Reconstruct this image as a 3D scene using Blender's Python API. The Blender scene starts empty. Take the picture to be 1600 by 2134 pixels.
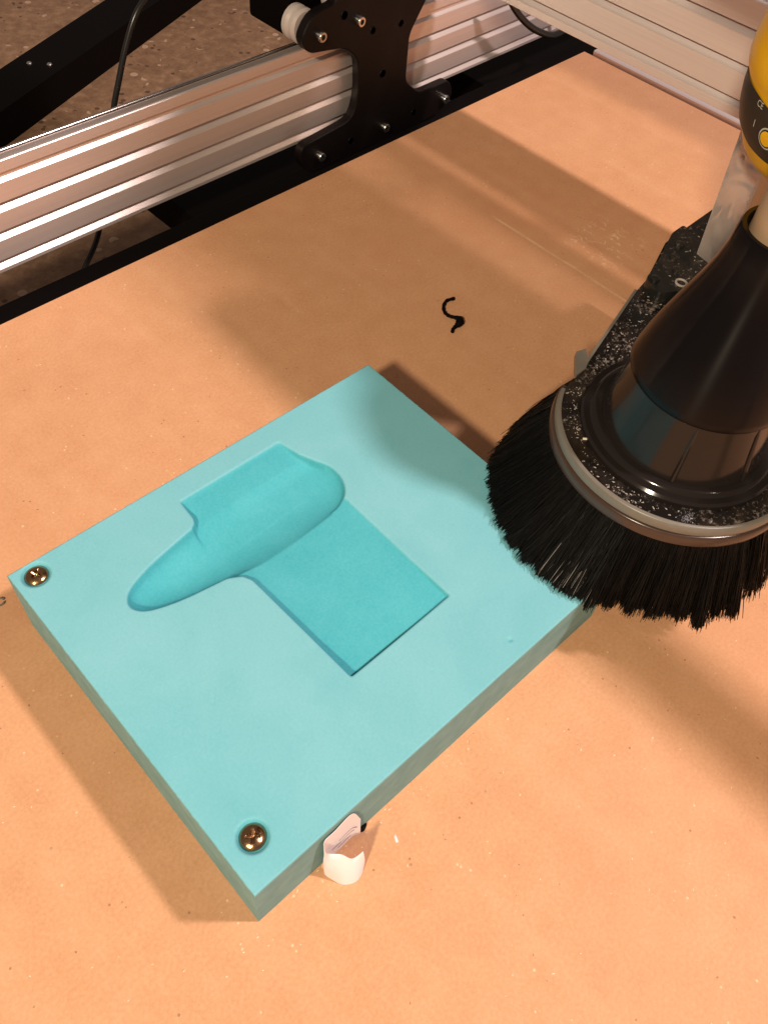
import bpy, math, random
import numpy as np
from mathutils import Matrix, Vector, noise as mnoise

random.seed(7); rng = np.random.default_rng(7)
scene = bpy.context.scene
C = scene.collection
MM = 0.001                      # all lengths below are millimetres

# ------------------------------------------------------------------ camera
cam = bpy.data.cameras.new('camera'); cam_ob = bpy.data.objects.new('camera', cam); C.objects.link(cam_ob)
R_ = (0.704251, -0.704853, 0.084921); U_ = (0.534864, 0.605419, 0.589397); F_ = (0.466851, 0.369662, -0.803368)
cam_ob.matrix_world = Matrix(((R_[0], U_[0], -F_[0], 0.0), (R_[1], U_[1], -F_[1], 0.0), (R_[2], U_[2], -F_[2], 0.320), (0, 0, 0, 1)))
cam.sensor_fit = 'VERTICAL'; cam.sensor_height = 24.0; cam.lens = 24.0 * 1741.33 / 2134
cam.clip_start = 0.01; cam.clip_end = 50
scene.camera = cam_ob
scene.render.resolution_x = 767; scene.render.resolution_y = 1024

# ------------------------------------------------------------------ world (dim room bounce) and lamps
world = bpy.data.worlds.new('World'); scene.world = world; world.use_nodes = True
bg = world.node_tree.nodes['Background']
bg.inputs[0].default_value = (1.0, 0.80, 0.68, 1); bg.inputs[1].default_value = 0.20

def lamp(name, loc, target, watts, size, col, shape='DISK', size_y=None):
    l = bpy.data.lights.new(name, 'AREA'); l.shape = shape; l.size = size
    if size_y: l.size_y = size_y
    l.energy = watts; l.color = col
    o = bpy.data.objects.new(name, l); C.objects.link(o)
    o.location = loc
    o.rotation_euler = (Vector(target) - Vector(loc)).to_track_quat('-Z', 'Y').to_euler()
    return o
lamp('ceiling_lamp_right', (0.94, -0.82, 1.80), (0.2, 0.15, 0), 41, 0.15, (1.0, 0.82, 0.77))
lamp('ceiling_lamp_left', (-0.87, -0.30, 1.01), (0.2, 0.15, 0), 20, 0.12, (1.0, 0.85, 0.62))

vs = scene.view_settings
vs.view_transform = 'Standard'; vs.look = 'None'; vs.exposure = 0.0; vs.gamma = 1.0; vs.use_curve_mapping = False
scene.render.engine = 'CYCLES'

# ------------------------------------------------------------------ materials
def newmat(name):
    m = bpy.data.materials.new(name); m.use_nodes = True
    nt = m.node_tree; b = nt.nodes['Principled BSDF']
    return m, nt, b
def simple(name, col, rough=0.5, metal=0.0, spec=0.5, bump=0.0, bscale=400, var=0.0, coat=0.0):
    m, nt, b = newmat(name)
    b.inputs['Base Color'].default_value = (*col, 1); b.inputs['Roughness'].default_value = rough
    b.inputs['Metallic'].default_value = metal; b.inputs['Specular IOR Level'].default_value = spec
    if coat: b.inputs['Coat Weight'].default_value = coat; b.inputs['Coat Roughness'].default_value = 0.08
    if bump or var:
        tc = nt.nodes.new('ShaderNodeTexCoord'); n = nt.nodes.new('ShaderNodeTexNoise')
        n.inputs['Scale'].default_value = bscale; n.inputs['Detail'].default_value = 6
        nt.links.new(tc.outputs['Object'], n.inputs['Vector'])
        if bump:
            bp = nt.nodes.new('ShaderNodeBump'); bp.inputs['Strength'].default_value = bump; bp.inputs['Distance'].default_value = 0.0004
            nt.links.new(n.outputs['Fac'], bp.inputs['Height']); nt.links.new(bp.outputs['Normal'], b.inputs['Normal'])
        if var:
            mx = nt.nodes.new('ShaderNodeMixRGB'); mx.blend_type = 'MIX'
            mx.inputs[1].default_value = (*[c * (1 - var) for c in col], 1); mx.inputs[2].default_value = (*[min(1, c * (1 + var)) for c in col], 1)
            nt.links.new(n.outputs['Fac'], mx.inputs[0]); nt.links.new(mx.outputs[0], b.inputs['Base Color'])
    return m
def ramp(nt, fac, stops):
    r = nt.nodes.new('ShaderNodeValToRGB'); el = r.color_ramp.elements
    while len(el) < len(stops): el.new(0.5)
    for e, (p, c) in zip(el, stops): e.position = p; e.color = (*c, 1) if len(c) == 3 else c
    nt.links.new(fac, r.inputs[0]); return r.outputs[0]
def noise(nt, vec, scale, detail=4, rough=0.5, dist=0.0):
    n = nt.nodes.new('ShaderNodeTexNoise'); n.inputs['Scale'].default_value = scale; n.inputs['Detail'].default_value = detail
    n.inputs['Roughness'].default_value = rough; n.inputs['Distortion'].default_value = dist
    nt.links.new(vec, n.inputs['Vector']); return n.outputs['Fac']
def mixc(nt, fac, a, b, mode='MIX'):
    n = nt.nodes.new('ShaderNodeMixRGB'); n.blend_type = mode
    for i, x in ((0, fac), (1, a), (2, b)):
        if isinstance(x, (int, float)): n.inputs[i].default_value = x
        elif isinstance(x, tuple): n.inputs[i].default_value = (*x, 1)
        else: nt.links.new(x, n.inputs[i])
    return n.outputs[0]
def mth(nt, op, a, b=None, clamp=False):
    n = nt.nodes.new('ShaderNodeMath'); n.operation = op; n.use_clamp = clamp
    for i, x in ((0, a), (1, b)):
        if x is None: continue
        if isinstance(x, (int, float)): n.inputs[i].default_value = x
        else: nt.links.new(x, n.inputs[i])
    return n.outputs[0]
def geo_pos(nt):
    g = nt.nodes.new('ShaderNodeNewGeometry'); return g.outputs['Position']
def sepxyz(nt, v):
    s = nt.nodes.new('ShaderNodeSeparateXYZ'); nt.links.new(v, s.inputs[0]); return s.outputs
def addbump(nt, b, h, strength=0.3, dist=0.0003):
    bp = nt.nodes.new('ShaderNodeBump'); bp.inputs['Strength'].default_value = strength; bp.inputs['Distance'].default_value = dist
    nt.links.new(h, bp.inputs['Height']); nt.links.new(bp.outputs['Normal'], b.inputs['Normal'])
def band(nt, v, lo, hi, soft):        # 1 between lo and hi
    m1 = nt.nodes.new('ShaderNodeMapRange'); m1.interpolation_type = 'SMOOTHSTEP'
    m1.inputs['From Min'].default_value = lo - soft; m1.inputs['From Max'].default_value = lo + soft
    m2 = nt.nodes.new('ShaderNodeMapRange'); m2.interpolation_type = 'SMOOTHSTEP'
    m2.inputs['From Min'].default_value = hi - soft; m2.inputs['From Max'].default_value = hi + soft
    m2.inputs['To Min'].default_value = 1; m2.inputs['To Max'].default_value = 0
    nt.links.new(v, m1.inputs['Value']); nt.links.new(v, m2.inputs['Value'])
    return mth(nt, 'MULTIPLY', m1.outputs[0], m2.outputs[0])

def mat_mdf():
    m, nt, b = newmat('mdf')
    P = geo_pos(nt); x, y, z = sepxyz(nt, P)
    n1 = noise(nt, P, 9, 4); n2 = noise(nt, P, 700, 5, 0.7); n3 = noise(nt, P, 60, 5, 0.6)
    col = ramp(nt, n1, [(0.3, (0.61, 0.295, 0.146)), (0.7, (0.67, 0.334, 0.176))])
    col = mixc(nt, 0.22, col, ramp(nt, n2, [(0.30, (0.30, 0.15, 0.07)), (0.5, (0.62, 0.36, 0.19)), (0.72, (0.86, 0.60, 0.40))]))
    col = mixc(nt, 0.12, col, ramp(nt, n3, [(0.35, (0.42, 0.21, 0.10)), (0.65, (0.74, 0.47, 0.28))]))
    mp = nt.nodes.new('ShaderNodeMapping'); mp.inputs['Scale'].default_value = (60, 3.0, 1); nt.links.new(P, mp.inputs['Vector'])
    st = noise(nt, mp.outputs[0], 1.0, 4, 0.55)
    col = mixc(nt, ramp(nt, st, [(0.50, (0,) * 3), (0.78, (0.22,) * 3)]), col, (0.74, 0.45, 0.27))
    col = mixc(nt, ramp(nt, noise(nt, P, 5.5, 3, 0.5), [(0.48, (0,) * 3), (0.75, (0.35,) * 3)]), col, (0.62, 0.285, 0.150))
    # fibre flecks: sparse pale and dark specks
    vo = nt.nodes.new('ShaderNodeTexVoronoi'); vo.inputs['Scale'].default_value = 260; nt.links.new(P, vo.inputs['Vector'])
    sp = mth(nt, 'LESS_THAN', vo.outputs['Distance'], 0.13)
    gate = mth(nt, 'GREATER_THAN', noise(nt, P, 110, 2), 0.60)
    gate2 = mth(nt, 'LESS_THAN', noise(nt, P, 95, 2), 0.39)
    col = mixc(nt, mth(nt, 'MULTIPLY', mth(nt, 'MULTIPLY', sp, gate), 0.6), col, (0.85, 0.62, 0.42))
    col = mixc(nt, mth(nt, 'MULTIPLY', mth(nt, 'MULTIPLY', sp, gate2), 0.65), col, (0.28, 0.13, 0.06))
    # long scuffed groove parallel to the gantry, and rubbed dusty streaks
    wob = mth(nt, 'MULTIPLY', mth(nt, 'SUBTRACT', noise(nt, P, 14, 2), 0.5), 0.003)
    xs = mth(nt, 'ADD', x, wob)
    groove = mth(nt, 'MULTIPLY', band(nt, xs, 0.4087, 0.4103, 0.0008), band(nt, y, 0.05, 0.268, 0.004))
    groove = mth(nt, 'MULTIPLY', groove, ramp(nt, noise(nt, P, 150, 3), [(0.35, (0.45,) * 3), (0.6, (1,) * 3)]))
    col = mixc(nt, mth(nt, 'MULTIPLY', groove, 0.55), col, (0.86, 0.60, 0.38))
    # little squiggly scratches
    w = nt.nodes.new('ShaderNodeTexWave'); w.inputs['Scale'].default_value = 60; w.inputs['Distortion'].default_value = 9; w.inputs['Detail'].default_value = 3
    w.inputs['Detail Scale'].default_value = 3
    nt.links.new(P, w.inputs['Vector'])
    sq = mth(nt, 'GREATER_THAN', w.outputs['Fac'], 0.93)
    reg = mth(nt, 'MULTIPLY', band(nt, x, 0.428, 0.468, 0.008), band(nt, y, 0.186, 0.224, 0.008))
    sq = mth(nt, 'MULTIPLY', mth(nt, 'MULTIPLY', sq, reg), mth(nt, 'GREATER_THAN', noise(nt, P, 120, 2), 0.5))
    col = mixc(nt, mth(nt, 'MULTIPLY', sq, 0.6), col, (0.88, 0.64, 0.42))
    nt.links.new(col, b.inputs['Base Color'])
    b.inputs['Roughness'].default_value = 0.62; b.inputs['Specular IOR Level'].default_value = 0.35
    addbump(nt, b, n2, 0.25, 0.0002)
    return m

def mat_foam():
    m, nt, b = newmat('tooling_foam')
    P = geo_pos(nt); x, y, z = sepxyz(nt, P)
    at = nt.nodes.new('ShaderNodeAttribute'); at.attribute_name = 'cut'; cut = at.outputs['Fac']
    n1 = noise(nt, P, 28, 5, 0.6, 0.4); n2 = noise(nt, P, 900, 3, 0.7); n3 = noise(nt, P, 11, 3)
    dusty = ramp(nt, n1, [(0.32, (0.165, 0.480, 0.560)), (0.68, (0.205, 0.520, 0.605))])
    fresh = ramp(nt, n1, [(0.30, (0.040, 0.385, 0.465)), (0.70, (0.070, 0.445, 0.530))])
    f = mixc(nt, 1.0, cut, ramp(nt, n3, [(0.55, (0.0,) * 3), (0.72, (0.16,) * 3)]), 'ADD')
    col = mixc(nt, f, dusty, fresh)
    col = mixc(nt, 0.07, col, ramp(nt, n2, [(0.3, (0.05, 0.2, 0.2)), (0.7, (0.5, 0.75, 0.75))]))
    as_ = nt.nodes.new('ShaderNodeAttribute'); as_.attribute_name = 'side_tone'
    side_tone = ramp(nt, noise(nt, P, 120, 4, 0.6), [(0.3, (0.150, 0.300, 0.305)), (0.7, (0.215, 0.375, 0.375))])  # side faces greyer and darker than the top
    col = mixc(nt, as_.outputs['Fac'], col, side_tone)
    nt.links.new(col, b.inputs['Base Color'])
    b.inputs['Roughness'].default_value = 0.75; b.inputs['Specular IOR Level'].default_value = 0.25
    addbump(nt, b, n2, 0.12, 0.0002)
    return m

def mat_alu(name, along, col=(0.82, 0.71, 0.68), rough=0.38, metal=0.65):
    m, nt, b = newmat(name)
    P = geo_pos(nt)
    mp = nt.nodes.new('ShaderNodeMapping'); nt.links.new(P, mp.inputs['Vector'])
    sc = [900, 900, 900]; sc['xyz'.index(along)] = 6
    mp.inputs['Scale'].default_value = sc
    n = noise(nt, mp.outputs[0], 1.0, 3)
    c = ramp(nt, n, [(0.3, tuple(k * 0.93 for k in col)), (0.7, col)])
    nt.links.new(c, b.inputs['Base Color'])
    b.inputs['Metallic'].default_value = metal
    r = nt.nodes.new('ShaderNodeMapRange'); r.inputs['To Min'].default_value = rough - 0.05; r.inputs['To Max'].default_value = rough + 0.06
    nt.links.new(n, r.inputs['Value']); nt.links.new(r.outputs[0], b.inputs['Roughness'])
    return m

def mat_floor():
    m, nt, b = newmat('concrete')
    P = geo_pos(nt)
    n1 = noise(nt, P, 14, 5, 0.6); n2 = noise(nt, P, 90, 6, 0.7)
    col = ramp(nt, n1, [(0.3, (0.17, 0.092, 0.050)), (0.7, (0.27, 0.150, 0.085))])
    col = mixc(nt, 0.5, col, ramp(nt, n2, [(0.32, (0.12, 0.06, 0.035)), (0.5, (0.24, 0.135, 0.075)), (0.72, (0.46, 0.29, 0.18))]))
    vo = nt.nodes.new('ShaderNodeTexVoronoi'); vo.inputs['Scale'].default_value = 85; nt.links.new(P, vo.inputs['Vector'])
    pit = mth(nt, 'MULTIPLY', mth(nt, 'LESS_THAN', vo.outputs['Distance'], 0.22), mth(nt, 'GREATER_THAN', noise(nt, P, 45, 2), 0.53))
    col = mixc(nt, mth(nt, 'MULTIPLY', pit, 0.8), col, (0.06, 0.03, 0.02))
    vo2 = nt.nodes.new('ShaderNodeTexVoronoi'); vo2.inputs['Scale'].default_value = 60; nt.links.new(P, vo2.inputs['Vector'])
    peb = mth(nt, 'MULTIPLY', mth(nt, 'LESS_THAN', vo2.outputs['Distance'], 0.25), mth(nt, 'LESS_THAN', noise(nt, P, 38, 2), 0.44))
    col = mixc(nt, mth(nt, 'MULTIPLY', peb, 0.7), col, (0.52, 0.36, 0.25))
    nt.links.new(col, b.inputs['Base Color']); b.inputs['Roughness'].default_value = 0.7
    addbump(nt, b, n2, 0.5, 0.001)
    return m

def mat_dusty_black(name, rough=0.18, amount=0.5, base=(0.010, 0.008, 0.007), scale=520):
    m, nt, b = newmat(name)
    P = geo_pos(nt)
    n1 = noise(nt, P, scale, 5, 0.75); n2 = noise(nt, P, 70, 4, 0.6)
    thr = mth(nt, 'ADD', n1, mth(nt, 'MULTIPLY', n2, 0.55))
    dust = ramp(nt, thr, [(1.0 - amount * 0.28 - 0.06, (0,) * 3), (1.0 - amount * 0.28 + 0.22, (1,) * 3)])
    film = ramp(nt, noise(nt, P, 38, 5, 0.65, 0.6), [(0.48, (0,) * 3), (0.80, (min(1.0, max(0.0, amount * 1.1)),) * 3)])
    col = mixc(nt, film, base, (0.14, 0.095, 0.07))
    col = mixc(nt, mth(nt, 'MULTIPLY', dust, 0.7), col, (0.36, 0.30, 0.26))
    nt.links.new(col, b.inputs['Base Color'])
    r = nt.nodes.new('ShaderNodeMapRange'); r.inputs['To Min'].default_value = rough; r.inputs['To Max'].default_value = 0.85
    nt.links.new(mth(nt, 'MAXIMUM', dust, film), r.inputs['Value']); nt.links.new(r.outputs[0], b.inputs['Roughness'])
    return m

M = {}
M['mdf'] = mat_mdf(); M['foam'] = mat_foam(); M['floor'] = mat_floor()
M['alu_x'] = mat_alu('aluminium_rail', 'x'); M['alu_y'] = mat_alu('aluminium_beam', 'y', (0.86, 0.76, 0.74), 0.36, 0.45)
M['plate'] = simple('black_anodised', (0.006, 0.0035, 0.0035), 0.45, 0, 0.19, bump=0.08, bscale=900)
M['black'] = simple('black_paint', (0.003, 0.002, 0.002), 0.6, 0, 0.07)
M['rubber'] = simple('black_rubber', (0.012, 0.011, 0.010), 0.28, 0, 0.5)
M['steel'] = simple('steel', (0.62, 0.58, 0.55), 0.25, 1.0)
M['bronze'] = simple('bronze_screw', (0.42, 0.25, 0.13), 0.22, 1.0, bump=0.25, bscale=900)
M['socket'] = simple('socket_dark', (0.01, 0.008, 0.006), 0.6)
M['delrin'] = simple('delrin', (0.55, 0.47, 0.44), 0.4)
M['yellow'] = simple('yellow_plastic', (0.90, 0.47, 0.008), 0.32, 0, 0.5, bump=0.03, bscale=500)
M['label'] = simple('label_black', (0.022, 0.017, 0.013), 0.45, var=0.35, bscale=500)
M['print'] = simple('label_print', (0.55, 0.52, 0.45), 0.6)
M['bristle'] = simple('bristle_black', (0.0035, 0.003, 0.0027), 0.38, 0, 0.22)
M['shoe'] = mat_dusty_black('shoe_black', 0.16, 0.36)
M['bracket'] = mat_dusty_black('bracket_black', 0.30, 0.25, (0.010, 0.011, 0.010))
M['funnel'] = mat_dusty_black('funnel_black', 0.12, -0.3, (0.016, 0.012, 0.011), 300)
M['sleeve'] = mat_dusty_black('sleeve_black', 0.22, -0.3, (0.004, 0.003, 0.0035), 300)
nt = M['sleeve'].node_tree; b = nt.nodes['Principled BSDF']; tg = nt.nodes.new('ShaderNodeTangent'); tg.direction_type = 'RADIAL'; tg.axis = 'Z'
nt.links.new(tg.outputs[0], b.inputs['Tangent']); b.inputs['Specular IOR Level'].default_value = 0.19; b.inputs['Anisotropic'].default_value = 0.92; b.inputs['Anisotropic Rotation'].default_value = 0.25
M['funnel'].node_tree.nodes['Principled BSDF'].inputs['Specular IOR Level'].default_value = 0.32
M['edge'] = simple('frosted_edge', (0.175, 0.155, 0.13), 0.35, 0, 0.5, bump=0.05, bscale=300, var=0.12)
M['edge2'] = simple('smoky_edge', (0.06, 0.035, 0.026), 0.22, 0, 0.5, var=0.15)
M['hose'] = simple('tan_hose', (0.42, 0.28, 0.17), 0.5)
M['paper'] = simple('paper', (0.84, 0.78, 0.80), 0.7, bump=0.05, bscale=300)
M['ink'] = simple('print_grey', (0.30, 0.22, 0.22), 0.7)
M['chip'] = simple('pale_chip', (0.80, 0.68, 0.52), 0.8)
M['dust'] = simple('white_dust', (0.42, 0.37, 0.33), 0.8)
m, nt, b = newmat('clear_acrylic')
b.inputs['Base Color'].default_value = (0.70, 0.60, 0.55, 1); b.inputs['Roughness'].default_value = 0.18
b.inputs['Transmission Weight'].default_value = 0.60; b.inputs['IOR'].default_value = 1.45
P = geo_pos(nt); n_ = noise(nt, P, 38, 1, 0.4, 1.8); addbump(nt, b, n_, 0.75, 0.004)
M['acrylic'] = m

# ------------------------------------------------------------------ object helpers
def mesh_obj(name, verts, faces, mat, parent=None, smooth=False, origin=None, sharp=None):
    v = np.asarray(verts, float)
    if origin is None: o0 = np.array([(v[:, 0].min() + v[:, 0].max()) / 2, (v[:, 1].min() + v[:, 1].max()) / 2, v[:, 2].min()])
    else: o0 = np.asarray(origin, float)
    me = bpy.data.meshes.new(name)
    me.from_pydata(((v - o0) * MM).tolist(), [], faces)
    me.validate(); me.update()
    import bmesh
    bm = bmesh.new(); bm.from_mesh(me); bmesh.ops.recalc_face_normals(bm, faces=bm.faces); bm.to_mesh(me); bm.free()
    me.materials.append(M[mat])
    if smooth:
        me.polygons.foreach_set('use_smooth', [True] * len(me.polygons))
        me.set_sharp_from_angle(angle=math.radians(sharp if sharp else 40))
    ob = bpy.data.objects.new(name, me); C.objects.link(ob)
    loc = Vector((o0 * MM).tolist())
    if parent is not None:
        ob.parent = parent
        pw = parent['_w'] if '_w' in parent else (0, 0, 0)
        ob.location = loc - Vector(pw)
    else: ob.location = loc
    ob['_w'] = tuple(loc)
    return ob
def thing(name, loc, label, cat, group=None):
    e = bpy.data.objects.new(name, None); C.objects.link(e); e.empty_display_size = 0.01
    e.location = Vector(loc) * MM; e['_w'] = tuple(Vector(loc) * MM)
    return tag(e, label, cat, group)
def tag(o, label, cat, group=None):
    o['label'] = label; o['category'] = cat
    if group: o['group'] = group
    return o
class MB:
    def __init__(s): s.v = []; s.f = []
    def add(s, v, f):
        n = len(s.v); s.v += [tuple(map(float, p)) for p in v]; s.f += [tuple(i + n for i in q) for q in f]; return s
    def box(s, x0, x1, y0, y1, z0, z1, bev=0.0):
        if bev <= 0:
            return s.add([(x0, y0, z0), (x1, y0, z0), (x1, y1, z0), (x0, y1, z0), (x0, y0, z1), (x1, y0, z1), (x1, y1, z1), (x0, y1, z1)],
                         [(0, 3, 2, 1), (4, 5, 6, 7), (0, 1, 5, 4), (1, 2, 6, 5), (2, 3, 7, 6), (3, 0, 4, 7)])
        import bmesh
        bm = bmesh.new(); bmesh.ops.create_cube(bm, size=1)
        for v in bm.verts: v.co = Vector(((x0 + x1) / 2 + v.co.x * (x1 - x0), (y0 + y1) / 2 + v.co.y * (y1 - y0), (z0 + z1) / 2 + v.co.z * (z1 - z0)))
        bmesh.ops.bevel(bm, geom=list(bm.edges), offset=bev, segments=2, affect='EDGES', profile=0.6)
        bm.verts.index_update()
        s.add([v.co[:] for v in bm.verts], [[v.index for v in f.verts] for f in bm.faces]); bm.free(); return s
    def lathe(s, cx, cy, prof, n=64, cap0=True, cap1=True):
        v = []; f = []
        for r, z in prof:
            for i in range(n):
                a = 2 * math.pi * i / n; v.append((cx + r * math.cos(a), cy + r * math.sin(a), z))
        for k in range(len(prof) - 1):
            for i in range(n):
                j = (i + 1) % n; f.append((k * n + i, k * n + j, (k + 1) * n + j, (k + 1) * n + i))
        if cap0: f.append(tuple(range(n - 1, -1, -1)))
        if cap1: f.append(tuple(range((len(prof) - 1) * n, len(prof) * n)))
        return s.add(v, f)
    def prism(s, poly, z0, z1, bev=0.0):      # horizontal outline, vertical walls
        n = len(poly)
        v = [(x, y, z0) for x, y in poly] + [(x, y, z1) for x, y in poly]
        f = [tuple(range(n - 1, -1, -1)), tuple(range(n, 2 * n))] + [(i, (i + 1) % n, n + (i + 1) % n, n + i) for i in range(n)]
        return s.add(v, f)
    def extr(s, prof, axis, a, b):            # closed profile extruded along x or y ; prof in (other, z)
        n = len(prof)
        mk = (lambda t, p: (t, p[0], p[1])) if axis == 'x' else (lambda t, p: (p[0], t, p[1]))
        v = [mk(a, p) for p in prof] + [mk(b, p) for p in prof]
        f = [tuple(range(n)), tuple(range(2 * n - 1, n - 1, -1))] + [(i, (i + 1) % n, n + (i + 1) % n, n + i) for i in range(n)]
        return s.add(v, f)
    def tube(s, pts, r, n=10, caps=True):
        pts = [Vector(p) for p in pts]; rings = []
        v = []; f = []; prev = None
        for i, p in enumerate(pts):
            t = (pts[min(i + 1, len(pts) - 1)] - pts[max(i - 1, 0)]).normalized()
            if prev is None:
                up = Vector((0, 0, 1)) if abs(t.z) < 0.9 else Vector((1, 0, 0)); a = t.cross(up).normalized()
            else: a = (prev - t * prev.dot(t)).normalized()
            prev = a; c = t.cross(a); rr = r[i] if isinstance(r, (list, tuple)) else r
            for k in range(n):
                w = 2 * math.pi * k / n; v.append(p + (a * math.cos(w) + c * math.sin(w)) * rr)
        for i in range(len(pts) - 1):
            for k in range(n):
                l = (k + 1) % n; f.append((i * n + k, i * n + l, (i + 1) * n + l, (i + 1) * n + k))
        if caps: f.append(tuple(range(n - 1, -1, -1))); f.append(tuple(range((len(pts) - 1) * n, len(pts) * n)))
        return s.add([p[:] for p in v], f)
    def cyl(s, p, d, r, h, n=24):             # cylinder from p along direction d
        p = Vector(p); d = Vector(d).normalized()
        return s.tube([p, p + d * h], r, n)
    def obj(s, name, mat, parent=None, **k): return mesh_obj(name, s.v, s.f, mat, parent, **k)
def spline(pts, n=8):                          # Catmull-Rom through points
    P = [Vector(p) for p in pts]; P = [P[0] * 2 - P[1]] + P + [P[-1] * 2 - P[-2]]; out = []
    for i in range(1, len(P) - 2):
        for k in range(n):
            t = k / n; a, b_, c, d = P[i - 1], P[i], P[i + 1], P[i + 2]
            out.append(0.5 * ((2 * b_) + (c - a) * t + (2 * a - 5 * b_ + 4 * c - d) * t * t + (3 * b_ - a - 3 * c + d) * t ** 3))
    out.append(P[-2]); return out

# ------------------------------------------------------------------ setting: floor, spoilboard
fl = MB().box(-900, 2600, 350, 2600, -150, -130).obj('floor', 'floor'); fl['kind'] = 'structure'
fl['label'] = 'speckled brown concrete floor below the machine'
bd = MB().box(-420, 650, -520, 373.5, -18, 0, 0.5).obj('spoilboard', 'mdf'); bd['kind'] = 'structure'
bd['label'] = 'tan fibreboard bed under the teal block'

# ------------------------------------------------------------------ side rail with V grooves
def slot_profile(face, depth_sign, z_bot, z_top, lips, back, slope_d=2.9, slope_h=3.1, gap=4.9, extra_top=None):
    """front outline from bottom to top, lips = bottoms of the sloping lower lips"""
    pr = [(face + depth_sign * 0.4, z_bot), (face, z_bot + 0.4)]
    for zb in lips:
        pr += [(face, zb - 0.15), (face + depth_sign * 0.3, zb + 0.2), (face + depth_sign * slope_d, zb + slope_h), (face + depth_sign * (slope_d + 4), zb + slope_h + 0.1),
               (face + depth_sign * (slope_d + 4), zb + gap + 1.0), (face + depth_sign * 0.5, zb + gap), (face, zb + gap + 0.4)]
    pr += [(face, z_top - 0.4), (face + depth_sign * 0.4, z_top)]
    if extra_top: pr += extra_top
    pr += [(back, z_top if not extra_top else extra_top[-1][1]), (back, z_bot)]
    return pr
rail = thing('side_rail', (470, 425, -3.5), 'long grooved aluminium rail running behind the fibreboard bed', 'rail')
pr = slot_profile(415, 1, -3.5, 59.6, [-0.9, 16.0, 32.0, 48.0], 427.5, extra_top=[(416.6, 59.6), (416.6, 50), (423.0, 50), (423.0, 58.2)])
MB().extr(pr, 'x', -60, 1000).obj('rail_body', 'alu_x', rail)
MB().extr([(416.9, 50.3), (422.7, 50.3), (422.7, 54.5), (416.9, 54.5)], 'x', -60, 1000).obj('drive_belt', 'rubber', rail)
MB().tube([(-60, 424.3, 58.9), (1000, 424.3, 58.9)], 1.2, 16).obj('track_rod', 'steel', rail, smooth=True)
# lower black frame member beside the board edge
fr = MB().box(-60, 900, 375.5, 417, -50, -25, 0.6).obj('frame_bar', 'black')
tag(fr, 'black metal frame bar in the gap along the bed edge', 'frame bar')
fk = MB().box(590, 1000, 418, 560, -60, -32, 0.6).obj('frame_gap_box', 'black')
tag(fk, 'black frame bracket in the gap right of the carriage plate', 'bracket')
fk = MB().box(285, 546, 418, 520, -60, -34, 0.6).obj('frame_gap_box', 'black')  # black box; its left part stands in for shade on the floor
tag(fk, 'black box in the gap below the carriage plate, lengthened leftward to darken the shaded floor', 'bracket')
# end bar past the far end of the bed
eb = MB().extr([(652, -18), (652, 2.5), (653, 3.2), (668, 3.2), (669, 2.5), (669, -18)], 'y', -300, 366).obj('end_bar', 'alu_y')
tag(eb, 'pinkish aluminium bar bordering the far end of the bed', 'end bar')

# ------------------------------------------------------------------ gantry beam
beam = thing('gantry_beam', (495, 100, 90.5), 'broad grooved aluminium gantry beam crossing above the bed at upper right', 'beam')
pr = slot_profile(475.6, 1, 90.5, 146.5, [95.0, 112.2, 129.4], 515.6, slope_d=2.6, slope_h=2.8, gap=4.4,
                  extra_top=[(478.0, 146.5), (478.0, 143.0), (481.5, 143.0), (481.5, 147.5), (484, 149.5), (486.5, 147.5), (486.5, 144), (492, 144), (492, 148.5)])
MB().extr(pr, 'y', -420, 372).obj('beam_body', 'alu_y', beam)
MB().box(492, 500, -420, 372, 148.9, 190, 1.0).obj('shade_tray', 'plate', beam)  # unseen tray added on the beam to block lamp light
for z0_, z1_ in ((241, 335), (374, 690)): MB().box(494, 500, -190, 372, z0_, z1_, 1.0).obj('shade_panel', 'plate', beam)  # unseen panels added to shade the bed; gaps between them leak streaks
for y_ in (-188, 90, 366): MB().box(500.2, 506, y_, y_ + 5, 189.8, 689, 0.4).obj('shade_panel_post', 'plate', beam)  # posts carrying the added shading panels
for zb in (95.0, 112.2, 129.4):      # fine rib on the lower lip
    MB().tube([(475.9, -420, zb + 0.6), (475.9, 372, zb + 0.6)], 0.42, 8).obj('lip_bead', 'alu_y', beam, smooth=True)

# ------------------------------------------------------------------ carriage plate
cp = thing('carriage_plate', (438, 407, -20), 'black bolted carriage plate riding on the grooved side rail', 'carriage')
def fillet(poly, r, seg=6):
    out = []; n = len(poly)
    for i in range(n):
        a, b_, c = Vector(poly[i - 1]), Vector(poly[i]), Vector(poly[(i + 1) % n])
        d1 = (a - b_); d2 = (c - b_); rr = min(r[i] if isinstance(r, list) else r, d1.length * 0.49, d2.length * 0.49)
        p0 = b_ + d1.normalized() * rr; p1 = b_ + d2.normalized() * rr
        for k in range(seg + 1):
            t = k / seg; out.append(tuple((1 - t) ** 2 * p0 + 2 * t * (1 - t) * b_ + t * t * p1))
    return out
right = [(438, -21), (509, -21), (522, -9.5), (514, 3.5), (480, 3.5), (463.5, 17), (462.5, 50), (478, 72), (484, 88), (484, 130)]
left = [(392, 130), (391, 87), (370, 84.5), (361, 72), (368, 62), (400, 57.5), (413, 47), (415, 24), (411, 6), (386, 3.5), (362, 1.5), (361, -10), (370, -21)]
poly = fillet(right + left, [4, 11, 11, 6, 6, 5, 5, 5, 5, 1, 1, 5, 11, 10, 10, 6, 6, 6, 12, 10, 8, 9, 9])
n = len(poly)
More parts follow.
